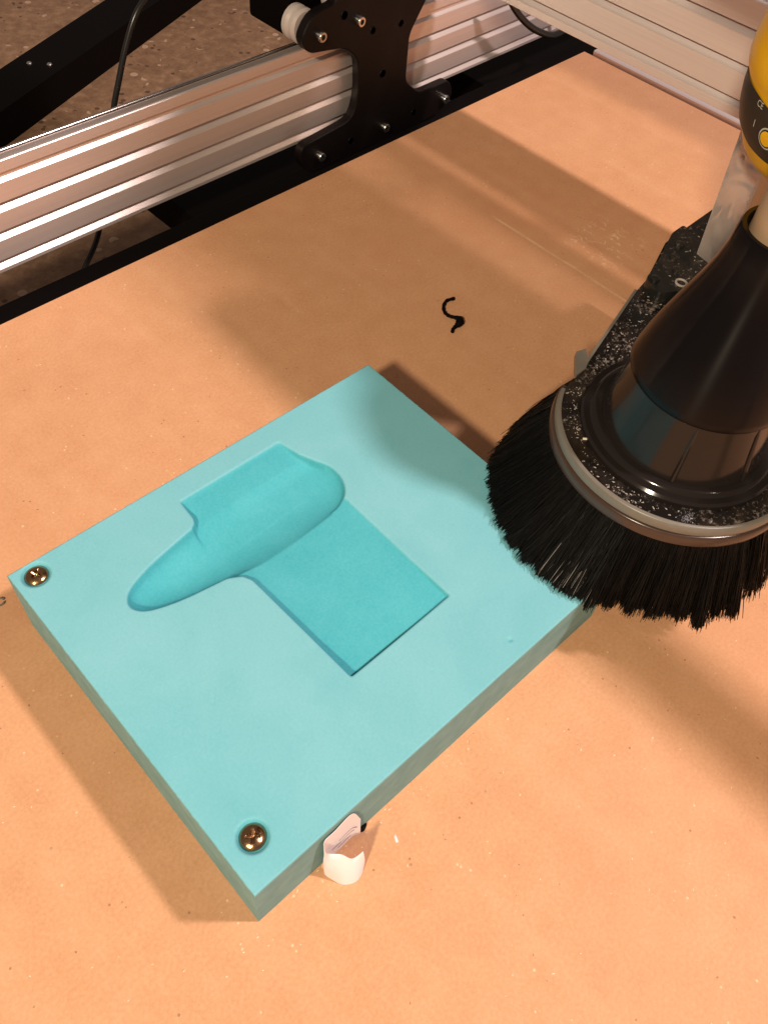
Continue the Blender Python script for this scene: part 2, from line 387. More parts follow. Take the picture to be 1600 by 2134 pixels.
def inset(poly, d):
    out = []; n = len(poly)
    for i in range(n):
        a_, c_ = Vector(poly[i - 1]), Vector(poly[(i + 1) % n]); t = (c_ - a_); t = t.normalized() if t.length > 1e-6 else Vector((1, 0))
        out.append((poly[i][0] - t.y * d, poly[i][1] + t.x * d))
    return out
pin = inset(poly, 0.6)
mb = MB(); mb.add([(x, 404.6, z) for x, z in poly] + [(x, 404, z) for x, z in pin] + [(x, 410.2, z) for x, z in poly],
    [tuple(range(n, 2 * n))] + [(i, (i + 1) % n, n + (i + 1) % n, n + i) for i in range(n)] + [(i, 2 * n + i, 2 * n + (i + 1) % n, (i + 1) % n) for i in range(n)] + [tuple(range(3 * n - 1, 2 * n - 1, -1))])
mb.obj('plate', 'plate', cp)
for (x, z, r) in ((398, 78, 2.6), (425, 62, 2.2), (452, 60, 2.2), (470, 80, 2.4), (410, -10, 2.2), (476, -10, 2.2), (438, 30, 2.6)):
    hl = MB(); hl.tube([(x, 403.9, z), (x, 403.7, z), (x, 403.7, z), (x, 403.95, z)], [r + 0.5, r + 0.35, r, r - 0.1], 20, caps=False); hl.obj('hole_rim', 'plate', cp, smooth=True)
proto = None
for (x, z) in ((376.6, 71.4), (410.5, 72.2), (443.7, -10.5), (379.0, -10.3), (509.4, -9.3)):
    if proto is None:
        s = MB(); s.tube([(x, 404.1, z), (x, 400.6, z), (x, 400.0, z)], [3.3, 3.3, 2.9], 20, caps=False)
        s.tube([(x, 400.0, z), (x, 400.0001, z)], [2.9, 1.7], 20, caps=False); s.tube([(x, 400.0, z), (x, 402.2, z)], 1.7, 6, caps=False)
        proto = s.obj('cap_screw', 'steel', cp, smooth=True, origin=(x, 402, z)); 
        sk = MB().cyl((x, 401.6, z), (0, 1, 0), 1.75, 0.5, 12).obj('socket', 'socket', proto, origin=(x, 402, z))
    else:
        o = proto.copy(); C.objects.link(o); o.parent = cp; o.location = Vector((x, 402, z)) * MM - Vector(cp['_w'])
        k = sk.copy(); C.objects.link(k); k.parent = o
for (x, z, r, y0, h) in ((371, 75, 10.5, 411, 12), (404, 84, 10.5, 411, 12), (379, -12, 9, 411, 4)):
    MB().lathe(0, 0, [(r - 1.5, 0), (r, 1.5), (r, h * 0.35), (r - 2.2, h * 0.5), (r, h * 0.65), (r, h - 1.5), (r - 1.5, h)], 40)
    w = MB(); pf = [(r - 1.5, 0), (r, 1.5), (r, h * 0.35), (r - 1.6, h * 0.5), (r, h * 0.65), (r, h - 1.5), (r - 1.5, h)]
    w.tube([(x, y0 + q, z) for _, q in pf], [k for k, _ in pf], 36)
    w.obj('v_wheel', 'delrin', cp, smooth=True)
MB().box(374, 417, 429, 470, 60, 118, 2.5).obj('stepper_motor', 'black', cp)
MB().tube(spline([(420, 413, 92), (445, 412, 80), (452, 412, 74), (470, 412, 84)], 6), 2.2, 10).obj('belt_loop', 'rubber', cp, smooth=True)

# hanging cable at the gantry end, and the cable behind the rail
hc = MB().tube(spline([(556, 396, 62), (563, 395, 50.5), (575, 394, 39), (591, 393, 27.5), (607, 392.5, 19), (625, 392, 12.4), (643, 393, 12), (656, 394, 20), (662, 394, 34)], 6), 2.6, 12).obj('drooping_cable', 'rubber', smooth=True)
tag(hc, 'short black cable sagging below the end of the gantry beam', 'cable')
vc = MB().tube(spline([(360, 478, 128), (320, 460, 112), (292, 452, 101), (277, 450, 92), (266.6, 450, 76), (258, 450, 58), (251, 450, 42), (238, 450, 5), (224, 450, -33), (205, 450, -58), (180, 452, -100), (165, 455, -129)], 6), 1.8, 12).obj('hanging_cable', 'rubber', smooth=True)
tag(vc, 'thin black cable dropping behind the left end of the side rail', 'cable')

# black bar lying on the floor at upper left
a = Vector((300, 737, 0)); bdir = Vector((166, 69, 0)).normalized(); nn = Vector((-bdir.y, bdir.x, 0))
bar = thing('floor_bar', (370, 790, -130), 'thick black bar lying on the concrete at upper left', 'bar')
def barpt(s_, w_, z_): q = a + bdir * s_ + nn * w_; return (q.x, q.y, z_)
ptsb = [barpt(s_, w_, z_) for z_ in (-129.9, -100) for s_, w_ in ((-400, 0), (900, 0), (900, 47), (-400, 47))]
MB().add(ptsb, [(0, 3, 2, 1), (4, 5, 6, 7), (0, 1, 5, 4), (1, 2, 6, 5), (2, 3, 7, 6), (3, 0, 4, 7)]).obj('bar_body', 'black', bar)
for s_, w_ in ((83, 30), (91, 13)):
    q = barpt(s_, w_, -100); MB().lathe(q[0], q[1], [(2.6, -100.2), (2.6, -98.8), (1.8, -98.0)], 16).obj('bar_screw', 'steel', bar, smooth=True)

# ------------------------------------------------------------------ teal foam block with the milled plane-shaped pocket
BX, BY, BL, BW, BH, BR = 28.765, 51.64, 185.9, 151.9, 38.9, -0.03692
cr, sr = math.cos(BR), math.sin(BR)
def blk(u, v, z): return (BX + u * cr - v * sr, BY + u * sr + v * cr, z)
nu, nv = 560, 460
us = np.linspace(0.5, BL - 0.5, nu); vs_ = np.linspace(0.5, BW - 0.5, nv)
Ug, Vg = np.meshgrid(us, vs_, indexing='ij')
def smooth(a, b, t): t = np.clip((t - a) / (b - a), 0, 1); return t * t * (3 - 2 * t)
def poly_sd(poly, X, Y):
    P = np.array(poly, float); d = np.full(X.shape, 1e9); ins = np.zeros(X.shape, bool); nP = len(P)
    for i in range(nP):
        x0, y0 = P[i - 1]; x1, y1 = P[i]; ex, ey = x1 - x0, y1 - y0
        t = np.clip(((X - x0) * ex + (Y - y0) * ey) / (ex * ex + ey * ey), 0, 1)
        d = np.minimum(d, np.hypot(X - x0 - t * ex, Y - y0 - t * ey))
        c = ((y0 > Y) != (y1 > Y)); 
        with np.errstate(divide='ignore', invalid='ignore'): xi = x0 + (Y - y0) * ex / (ey if abs(ey) > 1e-9 else 1e-9)
        ins ^= c & (X < xi)
    return np.where(ins, d, -d)
wing = [(60.5, 99.5), (64.5, 97.4), (68.0, 95.2), (69.8, 91.5), (70.1, 86), (72, 36), (124, 36.6), (124.2, 97.6), (122, 112), (66, 112)]
stub = [(66, 112), (66.3, 125.9), (68.6, 127.6), (69.6, 130), (70, 140.1), (121.8, 140.3), (123.0, 134.5), (124.0, 129.5), (126.2, 124.2), (128.2, 119.5), (128.6, 112)]
dw = poly_sd(wing, Ug, Vg); ds = poly_sd(stub, Ug, Vg)
cw = np.clip((Ug - 71) / 53, 0, 1)
depth_w = (2.6 - 1.7 * cw + 2.4 * np.sin(np.pi * cw ** 0.7) * (1 - 0.25 * cw) + 0.9 * smooth(60, 38, Vg)) * smooth(-0.25, 0.75, dw)
depth_s = (1.3 + 4.6 * np.clip((140 - Vg) / 19, 0, 1.3) ** 1.25) * (1 - 0.25 * cw) * smooth(112.0, 124.5, Vg) * smooth(-0.25, 0.75, ds)
# fuselage: half body of revolution along u, centre v = 112
uk = np.array([27.6, 28.0, 28.6, 29.4, 30.4, 31.6, 33, 35.2, 38, 42.5, 48, 58, 66, 80, 100, 116])
wk = np.array([0.0, 1.7, 2.8, 3.9, 4.9, 5.7, 6.5, 7.4, 8.4, 9.7, 10.9, 12.6, 13.9, 15.2, 15.7, 15.4])
vk = np.interp(Ug, [28, 66, 100, 130], [111.5, 111.8, 112.2, 112.2])
wu = np.where(Ug < 116, np.interp(Ug, uk, wk), 15.4 * np.sqrt(np.clip(1 - ((Ug - 116) / 14.5) ** 2, 0, 1)))
q = np.clip(1 - ((Vg - vk) / np.maximum(wu, 1e-3)) ** 2, 0, 1)
depth_f = np.where(wu > 0.05, np.interp(Ug, [28, 55, 85, 115, 131], [0.80, 0.70, 0.54, 0.42, 0.36]) * wu * np.sqrt(q), 0)
k = 1.8
big = np.maximum(np.maximum(depth_w, depth_s), depth_f)
arr = np.stack([depth_w, depth_s, depth_f]); sm = k * np.log(np.exp(arr / k).sum(0) - 2)
depth = np.where(big > 1.9, sm, big)
for (su, sv) in ((8.5, 145.5), (10.7, 14.7)):
    rr = np.hypot(Ug - su, Vg - sv); depth = np.maximum(depth, 1.6 * smooth(5.7, 4.6, rr))
for (su, sv, sr_, sd) in ((127.9, 7.6, 0.7, 0.9), (150, 60, 0.4, 0.4), (96, 18, 0.35, 0.4), (28, 60, 0.4, 0.35), (152, 118, 0.5, 0.4)): depth = np.maximum(depth, sd * smooth(sr_ * 1.4, sr_ * 0.4, np.hypot(Ug - su, Vg - sv)))
for _ in range(3):
    p_ = np.pad(depth, 1, mode='edge'); depth = (p_[:-2, 1:-1] + 2 * depth + p_[2:, 1:-1]) / 4; p_ = np.pad(depth, 1, mode='edge'); depth = (p_[1:-1, :-2] + 2 * depth + p_[1:-1, 2:]) / 4
depth[0, :] = depth[-1, :] = 0; depth[:, 0] = depth[:, -1] = 0
Z = BH - depth
verts = [blk(u, v, z) for u, v, z in zip(Ug.ravel(), Vg.ravel(), Z.ravel())]
idx = np.arange(nu * nv).reshape(nu, nv)
faces = np.stack([idx[:-1, :-1], idx[1:, :-1], idx[1:, 1:], idx[:-1, 1:]], -1).reshape(-1, 4).tolist()
cutv = smooth(0.15, 0.9, depth).ravel()
for (su, sv) in ((8.5, 145.5), (10.7, 14.7)):
    cutv = np.where(np.hypot(Ug - su, Vg - sv).ravel() < 7.5, cutv * 0.5, cutv)
edge = np.minimum(np.minimum(Ug, BL - Ug), np.minimum(Vg, BW - Vg)).ravel()
per = list(idx[:, 0]) + list(idx[-1, 1:]) + list(idx[-2::-1, -1]) + list(idx[0, -2:0:-1])
base = len(verts); cuts = list(cutv)
def outer(i, off):
    u = Ug.ravel()[i]; v = Vg.ravel()[i]
    u = -off + 0.0 if u < 0.6 else (BL + off if u > BL - 0.6 else u); v = -off if v < 0.6 else (BW + off if v > BW - 0.6 else v); return u, v
for off, z in ((0.0, BH - 0.45), (0.0, BH - 1.5), (0.0, 0.05)):
    for i in per:
        u, v = outer(int(i), off); jz = 0.35 * mnoise.noise(Vector((u * 0.35, v * 0.35, 2.0))) + 0.25 * mnoise.noise(Vector((u * 1.1, v * 1.1, 7.0)))
        verts.append(blk(u, v, z + (min(0.3, 0.6 * jz) if z > BH - 1 else 0))); cuts.append(0.15)
nP = len(per)
for i in range(nP):
    j = (i + 1) % nP
    faces.append((int(per[i]), int(per[j]), base + j, base + i)); faces.append((base + i, base + j, base + nP + j, base + nP + i))
    faces.append((base + nP + i, base + nP + j, base + 2 * nP + j, base + 2 * nP + i))
faces.append(tuple(base + 2 * nP + i for i in range(nP)))
block = mesh_obj('foam_block', verts, faces, 'foam', smooth=True, sharp=50, origin=blk(BL / 2, BW / 2, 0))
at = block.data.attributes.new('cut', 'FLOAT', 'POINT'); at.data.foreach_set('value', np.array(cuts, dtype=np.float32))
sw = np.zeros(len(verts), dtype=np.float32); sw[base:] = 1.0
at = block.data.attributes.new('side_tone', 'FLOAT', 'POINT'); at.data.foreach_set('value', sw)
tag(block, 'teal foam block with a plane-shaped pocket milled into its top', 'foam block')

# two bronze wood screws
def screw(u, v, rotz, label):
    x, y, _ = blk(u, v, 0); z0 = BH - 1.5
    t = thing('wood_screw', (x, y, z0), label, 'screw', 'screws holding the teal block')
    pr = [(4.35, z0 - 0.2), (4.45, z0 + 0.5), (4.2, z0 + 1.3), (3.4, z0 + 2.2), (2.3, z0 + 2.8), (1.6, z0 + 2.95)]
    # head with a cross recess: polar grid pushed down in the cross
    import bmesh
    vv = []; ff = []; nr, na = 14, 64
    for i in range(nr + 1):
        r = 4.45 * i / nr
        for j in range(na):
            a_ = 2 * math.pi * j / na; lx, ly = r * math.cos(a_), r * math.sin(a_)
            h = 2.3 * math.sqrt(max(0, 1 - (r / 4.6) ** 2)) 
            c_, s2 = math.cos(rotz), math.sin(rotz); gx, gy = lx * c_ + ly * s2, -lx * s2 + ly * c_
            for p_, q_ in ((gx, gy), (gy, gx)):
                if abs(q_) < 0.55 and abs(p_) < 2.4: h = min(h, 2.3 - 1.5 * (1 - abs(p_) / 2.6) - 0.25)
            vv.append((x + lx, y + ly, z0 + h))
    for i in range(nr):
        for j in range(na):
            k_ = (j + 1) % na; ff.append((i * na + j, i * na + k_, (i + 1) * na + k_, (i + 1) * na + j))
    mesh_obj('screw_head', vv, ff, 'bronze', t, smooth=True, sharp=35)
screw(8.5, 145.5, 0.4, 'bronze screw sunk into the left corner of the teal block')
screw(10.7, 14.7, 0.9, 'bronze screw sunk into the nearest corner of the teal block')

# ------------------------------------------------------------------ dust shoe
CX, CY = 259.0, 61.0
ds_ = thing('dust_shoe', (CX, CY, 39), 'black dust shoe with a flared bristle skirt pressing on the teal block', 'dust shoe')
def shoe_outline(r, grow=0.0):
    pts = []
    for d in range(108, 318, 4): a_ = math.radians(d); pts.append((CX + r * math.cos(a_), CY + r * math.sin(a_)))
    g = grow
    pts += [(330, 20 - g), (412 + g, 20 - g), (412 + g, 134 + g), (361, 135 + g), (329 - g * 0.3, 124.6 + g), (319, 123 + g), (266, 110 + g), (257.5, 107.2 + g)]
    return pts
MB().prism(shoe_outline(48.0), 74.9, 79.0).obj('top_plate', 'shoe', ds_)
def ringband(r0, r1, z0, z1, d0, d1, bul=0.5):
    v = []; f = []; ds2 = np.arange(d0, d1 + 0.1, 3.0)
    for d in ds2:
        a_ = math.radians(d); c_, s2 = math.cos(a_), math.sin(a_)
        for r, z in ((r0, z0), (r1 - bul * 0.3, z0), (r1, (z0 * 2 + z1) / 3), (r1 - 0.35, z1 - 0.5), (r1 - 0.9, z1), (r0, z1)): v.append((CX + r * c_, CY + r * s2, z))
    for i in range(len(ds2) - 1):
        for k_ in range(6): l = (k_ + 1) % 6; f.append((i * 6 + k_, i * 6 + l, (i + 1) * 6 + l, (i + 1) * 6 + k_))
    f += [tuple(range(6)), tuple(range(len(v) - 1, len(v) - 7, -1))]
    return MB().add(v, f)
ringband(48.05, 50.0, 75.0, 79.3, 112, 322).obj('upper_ring', 'edge', ds_, smooth=True, sharp=60)
ringband(44, 51.0, 69.5, 74.6, 104, 322).obj('lower_ring', 'edge2', ds_, smooth=True, sharp=60)
MB().prism(shoe_outline(46.0, -1.2), 70.0, 74.85).obj('lower_plate', 'shoe', ds_)
# frosted sides of the tongue
def strip(p, q_, z0, z1, t=0.5):
    d = Vector((q_[0] - p[0], q_[1] - p[1])).normalized(); nrm = Vector((-d.y, d.x)) * t
    return MB().prism([p, q_, (q_[0] + nrm.x, q_[1] + nrm.y), (p[0] + nrm.x, p[1] + nrm.y)], z0, z1)
strip((262, 109.1), (319, 123.05), 75.0, 79.0, 1.2).obj('frosted_side', 'edge', ds_)
MB().prism([(251.5, 107.6), (258, 107.5), (263.5, 110.2), (268, 115.0), (263, 116.5), (256, 111.5)], 75.4, 78.8).obj('corner_tab', 'edge', ds_)
# raised flange, funnel, sleeve
MB().lathe(CX, CY, [(40.5, 78.9), (40.5, 80.6), (39.6, 81.6), (37.2, 81.8), (36.6, 82.8), (35.4, 83.4), (32.5, 83.6)], 96).obj('flange', 'funnel', ds_, smooth=True, sharp=35)
MB().lathe(CX, CY, [(33.2, 83.2), (32.6, 86), (30.5, 95), (28.6, 104), (27.6, 112), (27.2, 118)], 96).obj('funnel', 'funnel', ds_, smooth=True)
MB().lathe(CX, CY, [(27.6, 109.6), (29.6, 109.4), (30.1, 110.2), (29.6, 113), (28.2, 119), (26.2, 126), (23.6, 134), (20.8, 142), (18.2, 150), (16.4, 157), (15.3, 164), (14.9, 171), (14.4, 172), (13, 172), (11.5, 170)], 96, cap0=False, cap1=False).obj('hose_sleeve', 'sleeve', ds_, smooth=True, sharp=50)
for ang in (205, 255, 300):                     # low ribs on the funnel
    a_ = math.radians(ang); MB().tube([(CX + (33.0 - k_ * 0.72) * math.cos(a_), CY + (33.0 - k_ * 0.72) * math.sin(a_), 83.6 + k_ * 3.4) for k_ in range(8)], [1.2, 1.1, 1.0, 0.9, 0.8, 0.7, 0.6, 0.4], 8).obj('rib', 'funnel', ds_, smooth=True)
# bracket block at the end of the tongue
br_poly = fillet([(317, 112), (322, 122.6), (330, 123.6), (361.5, 134), (372, 134), (366, 116), (352, 107), (332, 104)], 2.0, 3)
bk = MB().prism(br_poly, 79.05, 85.0).obj('clamp_block', 'bracket', ds_)
MB().prism(fillet([(366, 112), (374, 133.2), (411, 133.2), (411, 92), (380, 92)], 1.5, 3), 79.05, 82.6).obj('mount_plate', 'bracket', ds_)
def ringbolt(x, y, z, r, m_):
    t = MB(); t.tube([(x + r * math.cos(a_), y + r * math.sin(a_), z) for a_ in np.linspace(0, 2 * math.pi, 25)], 0.55, 8, caps=False); return t.obj('bolt_ring', m_, ds_, smooth=True)
ringbolt(331.5, 109.5, 85.3, 2.5, 'dust')
for x, y in ((324, 119), (345, 122), (356, 126), (338, 116)):
    MB().lathe(x, y, [(2.2, 84.9), (2.2, 86.2), (1.6, 86.6)], 16).obj('bolt_head', 'bracket', ds_, smooth=True)
# clear acrylic arm standing on the mount plate
arm = MB().add([(353, 101.0, 84.8), (360, 101.5, 84.8), (364, 116.5, 84.8), (357, 117, 84.8), (352, 97, 150), (360, 97, 150), (364, 122, 150), (356, 122, 150), (352, 97, 230), (360, 97, 230), (364, 122, 230), (356, 122, 230)],
    [(0, 3, 2, 1), (8, 9, 10, 11)] + [(i, (i + 1) % 4, 4 + (i + 1) % 4, 4 + i) for i in range(4)] + [(4 + i, 4 + (i + 1) % 4, 8 + (i + 1) % 4, 8 + i) for i in range(4)])
arm.obj('acrylic_arm', 'acrylic', ds_)

# bristles: thousands of fine curved filaments, one mass
def bristles(N):
    V = np.zeros((N, 4, 3, 3)); 
    th = rng.uniform(math.radians(88), math.radians(345), N)
    # sparse gap at the lower right, loose wisps in it
    deg = np.degrees(th)
    keep = ~((deg > 250) & (deg < 258.5) & (rng.random(N) < 0.97)) & ~((deg > 258.5) & (rng.random(N) < 0.62))
    th = th[keep]; deg = deg[keep]; n_ = len(th)
    r0 = rng.uniform(42.5, 50.0, n_); z0 = 70.3
    cl = np.array([mnoise.noise(Vector((d * 0.16, 3.1, 0))) + 0.6 * mnoise.noise(Vector((d * 0.55, 9.1, 0))) for d in deg])
    R = np.interp(deg, [85, 120, 150, 185, 194, 203, 225, 249, 253, 262, 270, 300, 345], [62, 69, 72.5, 72.0, 70.0, 63.0, 63.5, 64.5, 60, 63.5, 60, 56, 56])
    R = R + cl * np.interp(deg, [150, 195, 215, 345], [0.9, 1.0, 2.4, 2.4]) + rng.normal(0, 0.7, n_) - rng.exponential(1.2, n_) - (50 - r0) * rng.uniform(0.1, 0.6, n_)
    side = rng.normal(0, 1.6, n_) / 60 + np.array([0.035 * mnoise.noise(Vector((d * 0.4, 5.0, 1))) for d in deg])
    tc = np.radians(np.round(deg / 3.6) * 3.6 + 1.1 * np.sin(np.round(deg / 3.6) * 12.9898))
    lean = th + side * 0.8 + (tc - th) * np.where(rng.random(n_) < 0.8, 0.72, 0.0)
    tid = np.round(deg / 3.6); R = R + np.sin(tid * 78.233) * np.interp(deg, [150, 200, 215, 345], [1.0, 1.3, 2.6, 3.0])
    tx = CX + R * np.cos(lean); ty = CY + R * np.sin(lean)
    bu = (tx - BX) * cr + (ty - BY) * sr; bv = -(tx - BX) * sr + (ty - BY) * cr
    onb = (bu < BL + 1) & (bv > -1)
    zt = np.where(onb, 39.5 + rng.exponential(0.9, n_), 36.0 + rng.normal(0, 1.3, n_) + cl * -1.5)
    root = np.stack([CX + r0 * np.cos(th), CY + r0 * np.sin(th), np.full(n_, z0)], -1)
    tip = np.stack([tx, ty, zt], -1)
    ctr = root * 0.45 + tip * 0.55; out = np.stack([np.cos(th), np.sin(th), 0 * th], -1)
    ctr = ctr - out * rng.uniform(-1.0, 3.5, n_)[:, None] * np.where(onb, 0.6, -0.9)[:, None]; ctr[:, 2] += rng.uniform(-2, 2.5, n_)
    pts = []
    for t in (0, 0.36, 0.7, 1.0): pts.append((1 - t) ** 2 * root + 2 * t * (1 - t) * ctr + t * t * tip)
    pts = np.stack(pts, 1)
    a1 = np.stack([-np.sin(th), np.cos(th), 0 * th], -1); a2 = np.stack([np.cos(th) * 0.7, np.sin(th) * 0.7, np.full(n_, 0.7)], -1)
    ph = rng.uniform(0, 6.28, n_); rad = rng.uniform(0.15, 0.25, n_)
    allv = []; 
    for k_ in range(4):
        for c_ in range(3):
            w_ = ph + c_ * 2.0944; rr = rad * (1.0 if k_ < 3 else 0.6)
            allv.append(pts[:, k_] + a1 * (np.cos(w_) * rr)[:, None] + a2 * (np.sin(w_) * rr)[:, None])
    Vt = np.stack(allv, 1)               # n,12,3
    fb = []
    for k_ in range(3):
        for c_ in range(3): d_ = (c_ + 1) % 3; fb.append((k_ * 3 + c_, k_ * 3 + d_, k_ * 3 + 3 + d_, k_ * 3 + 3 + c_))
    fb = np.array(fb)
    F = (fb[None] + (np.arange(n_) * 12)[:, None, None]).reshape(-1, 4)
    return Vt.reshape(-1, 3), F
def skirt(name, bv_, bf_, mat):
    o0 = np.array([CX, CY, 39.0])
    me = bpy.data.meshes.new(name); me.vertices.add(len(bv_)); me.vertices.foreach_set('co', ((bv_ - o0) * MM).ravel())
    me.loops.add(bf_.size); me.loops.foreach_set('vertex_index', bf_.ravel().astype(np.int32)); me.polygons.add(len(bf_))
    me.polygons.foreach_set('loop_start', np.arange(0, bf_.size, 4, dtype=np.int32)); me.update(calc_edges=True)
    me.polygons.foreach_set('use_smooth', [True] * len(bf_)); me.materials.append(M[mat])
    bo = bpy.data.objects.new(name, me); C.objects.link(bo); bo.parent = ds_; bo.location = (0, 0, 0); bo['kind'] = 'stuff'
core_v = []; core_f = []
for i, d in enumerate(range(90, 249, 3)):
    for r, z in ((45, 70.2), (47.5, 62), (52, 52), (55, 45)): core_v.append((CX + r * math.cos(math.radians(d)), CY + r * math.sin(math.radians(d)), z))
    if i: core_f += [((i - 1) * 4 + k_, i * 4 + k_, i * 4 + k_ + 1, (i - 1) * 4 + k_ + 1) for k_ in range(3)]
MB().add(core_v, core_f).obj('skirt_core', 'bristle', ds_, smooth=True)
skirt('bristle_skirt', *bristles(16000), 'bristle')
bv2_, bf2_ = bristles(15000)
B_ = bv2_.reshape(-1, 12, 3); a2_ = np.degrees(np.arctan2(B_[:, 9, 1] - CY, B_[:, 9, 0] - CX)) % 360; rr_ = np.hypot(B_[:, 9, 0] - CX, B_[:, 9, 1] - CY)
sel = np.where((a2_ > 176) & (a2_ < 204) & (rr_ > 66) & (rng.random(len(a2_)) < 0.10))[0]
B_ = B_[sel].copy(); t_ = rng.uniform(0.55, 0.85, len(sel))[:, None, None]      # only the pale outer ends show: painted tip highlights, partly dust
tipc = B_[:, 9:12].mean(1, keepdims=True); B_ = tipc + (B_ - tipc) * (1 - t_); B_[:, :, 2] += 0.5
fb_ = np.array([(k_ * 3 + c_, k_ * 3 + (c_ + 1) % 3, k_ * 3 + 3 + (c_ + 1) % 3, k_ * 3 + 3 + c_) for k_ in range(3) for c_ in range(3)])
skirt('dusty_glint_bristles', B_.reshape(-1, 3), (fb_[None] + (np.arange(len(sel)) * 12)[:, None, None]).reshape(-1, 4), 'dust')

# dust chips lying on the shoe plate
def chips(name, pts, smin, smax, mat, parent, flat=0.6):
    mb = MB()
    for (x, y, z) in pts:
        s_ = random.uniform(smin, smax); el = random.uniform(1, 2.4); a_ = random.uniform(0, 6.28)
        ca, sa = math.cos(a_), math.sin(a_); vv = []
        for (px, py, pz) in ((-1, -.8, 0), (1, -.6, 0), (.7, .9, 0), (-.9, .6, 0), (-.6, -.4, 1), (.8, -.3, .8), (.2, .6, 1)):
            lx, ly = px * s_ * el * random.uniform(.7, 1.1), py * s_ * random.uniform(.7, 1.1); vv.append((x + lx * ca - ly * sa, y + lx * sa + ly * ca, z + pz * s_ * flat))
        mb.add(vv, [(3, 2, 1, 0), (4, 5, 6), (0, 1, 5, 4), (1, 2, 6, 5), (2, 3, 6), (3, 0, 4, 6)])
    return mb.obj(name, mat, parent)
pp = []
while len(pp) < 110:
    a_ = math.radians(random.uniform(105, 235)); r = random.uniform(41.5, 47.3)
    if random.random() < (0.9 if a_ < math.radians(200) else 0.35): pp.append((CX + r * math.cos(a_), CY + r * math.sin(a_), 79.0))
while len(pp) < 300:
    x = random.uniform(258, 330); y = random.uniform(88, 121)
    if y < 107 + (x - 258) * 0.22 and math.hypot(x - CX, y - CY) > 38: pp.append((x, y, 79.0))
c = chips('sawdust', pp, 0.08, 0.36, 'dust', ds_); c['kind'] = 'stuff'
pp = [(random.uniform(318, 405), random.uniform(108, 131), 85.0 if False else 82.7) for _ in range(60)]
pp = [(x, y, 85.05 if x < 362 and y < 112 + (x - 318) * 0.3 else 82.7) for x, y, z in pp if x > 368 or y < 112 + (x - 318) * 0.3]
c = chips('bracket_dust', pp, 0.10, 0.35, 'dust', ds_); c['kind'] = 'stuff'
MB().tube(spline([(224, 84, 79.4), (226.5, 81, 79.6), (227.5, 77.5, 79.4), (230, 74.5, 79.5)], 5), [0.5] * 4 + [0.9] * 4 + [0.7] * 4 + [0.4] * 4, 8).obj('wood_curl', 'chip', ds_, smooth=True)

# ------------------------------------------------------------------ vacuum hose in the sleeve
vh = MB(); vh.tube(spline([(CX, CY, 156), (CX, CY, 172), (CX + 0.6, CY, 186), (270, 61, 208), (291, 61, 236), (316, 61, 250)], 8), 11.6, 32)
vh.tube(spline([(316, -560, 256), (316, -300, 252), (316, -100, 250), (316, 60, 250), (318, 110, 251), (322, 150, 253)], 8), 15.5, 32)  # unseen overhead run, added to cast the shadow band on the bed
vh = vh.obj('vacuum_hose', 'hose', smooth=True)
tag(vh, 'tan vacuum tube standing in the black sleeve', 'hose')

# ------------------------------------------------------------------ router
RX, RY = 352.0, 87.0; RZ = 5.0
ro = thing('router', (RX, RY, 140), 'yellow router body with black label at the right edge', 'router')
prof = [(19, 146), (20.5, 145.8), (23.8, 146.4), (27, 147.9), (29.9, 151.3), (32.6, 156.2), (35.2, 160.6), (37.0, 165.8), (38.2, 172), (38.6, 177.5), (39.8, 179.5), (40.8, 183), (41.0, 188), (40.6, 192), (40.2, 215), (39, 262), (34, 268)]
MB().lathe(RX, RY, prof, 96).obj('body', 'yellow', ro, smooth=True, sharp=50)
MB().lathe(RX, RY, [(12, 112), (16, 113), (16.5, 132), (19.5, 152.2)], 48).obj('collar', 'steel', ro, smooth=True)
def rad_at(z):
    return np.interp(z, [z_ for _, z_ in prof[1:]], [r for r, _ in prof[1:]])
def wrap(poly_tz, off, name, mat, parent, nseg=24):
    """grid patch between lower(t), upper(t) curves on the body; t in degrees"""
    v = []; f = []; ny = 10
    for i in range(nseg + 1):
        t = poly_tz[0][0] + (poly_tz[-1][0] - poly_tz[0][0]) * i / nseg
        lo = np.interp(t, [a_[0] for a_ in poly_tz], [a_[1] for a_ in poly_tz]); hi = np.interp(t, [a_[0] for a_ in poly_tz], [a_[2] for a_ in poly_tz])
        for j in range(ny + 1):
            z = lo + (hi - lo) * j / ny; r = rad_at(z) + off; a_ = math.radians(t); v.append((RX + r * math.cos(a_), RY + r * math.sin(a_), z))
    for i in range(nseg):
        for j in range(ny): f.append((i * (ny + 1) + j, (i + 1) * (ny + 1) + j, (i + 1) * (ny + 1) + j + 1, i * (ny + 1) + j + 1))
    return mesh_obj(name, v, f, mat, parent, smooth=True)
LAB = [(96, 170, 174), (112, 164, 177), (128, 160, 177), (145, 156.8, 176.5), (160, 156, 175), (180, 155.5, 174.5), (240, 155, 174)]
wrap(LAB, 0.25, 'label', 'label', ro, 40)
def wrap_text(txt, t0, z0, size, name, parent):
    cu = bpy.data.curves.new(name, 'FONT'); cu.body = txt; cu.size = 1.0
    tmp = bpy.data.objects.new('tmp', cu); C.objects.link(tmp); bpy.context.view_layer.update()
    me = bpy.data.meshes.new_from_object(tmp.evaluated_get(bpy.context.evaluated_depsgraph_get())); bpy.data.objects.remove(tmp); bpy.data.curves.remove(cu)
    v = np.array([vt.co[:] for vt in me.vertices]); f = [tuple(p_.vertices) for p_ in me.polygons]; bpy.data.meshes.remove(me)
    out = []
    for x, y, _ in v:
        z = z0 + y * size; r = rad_at(z) + 0.45; a_ = math.radians(t0) + x * size / r; out.append((RX + r * math.cos(a_), RY + r * math.sin(a_), z))
    return mesh_obj(name, out, f, 'print', parent)
wrap_text('CE', 148, 168.5 + RZ, 3.2, 'print_mark', ro)
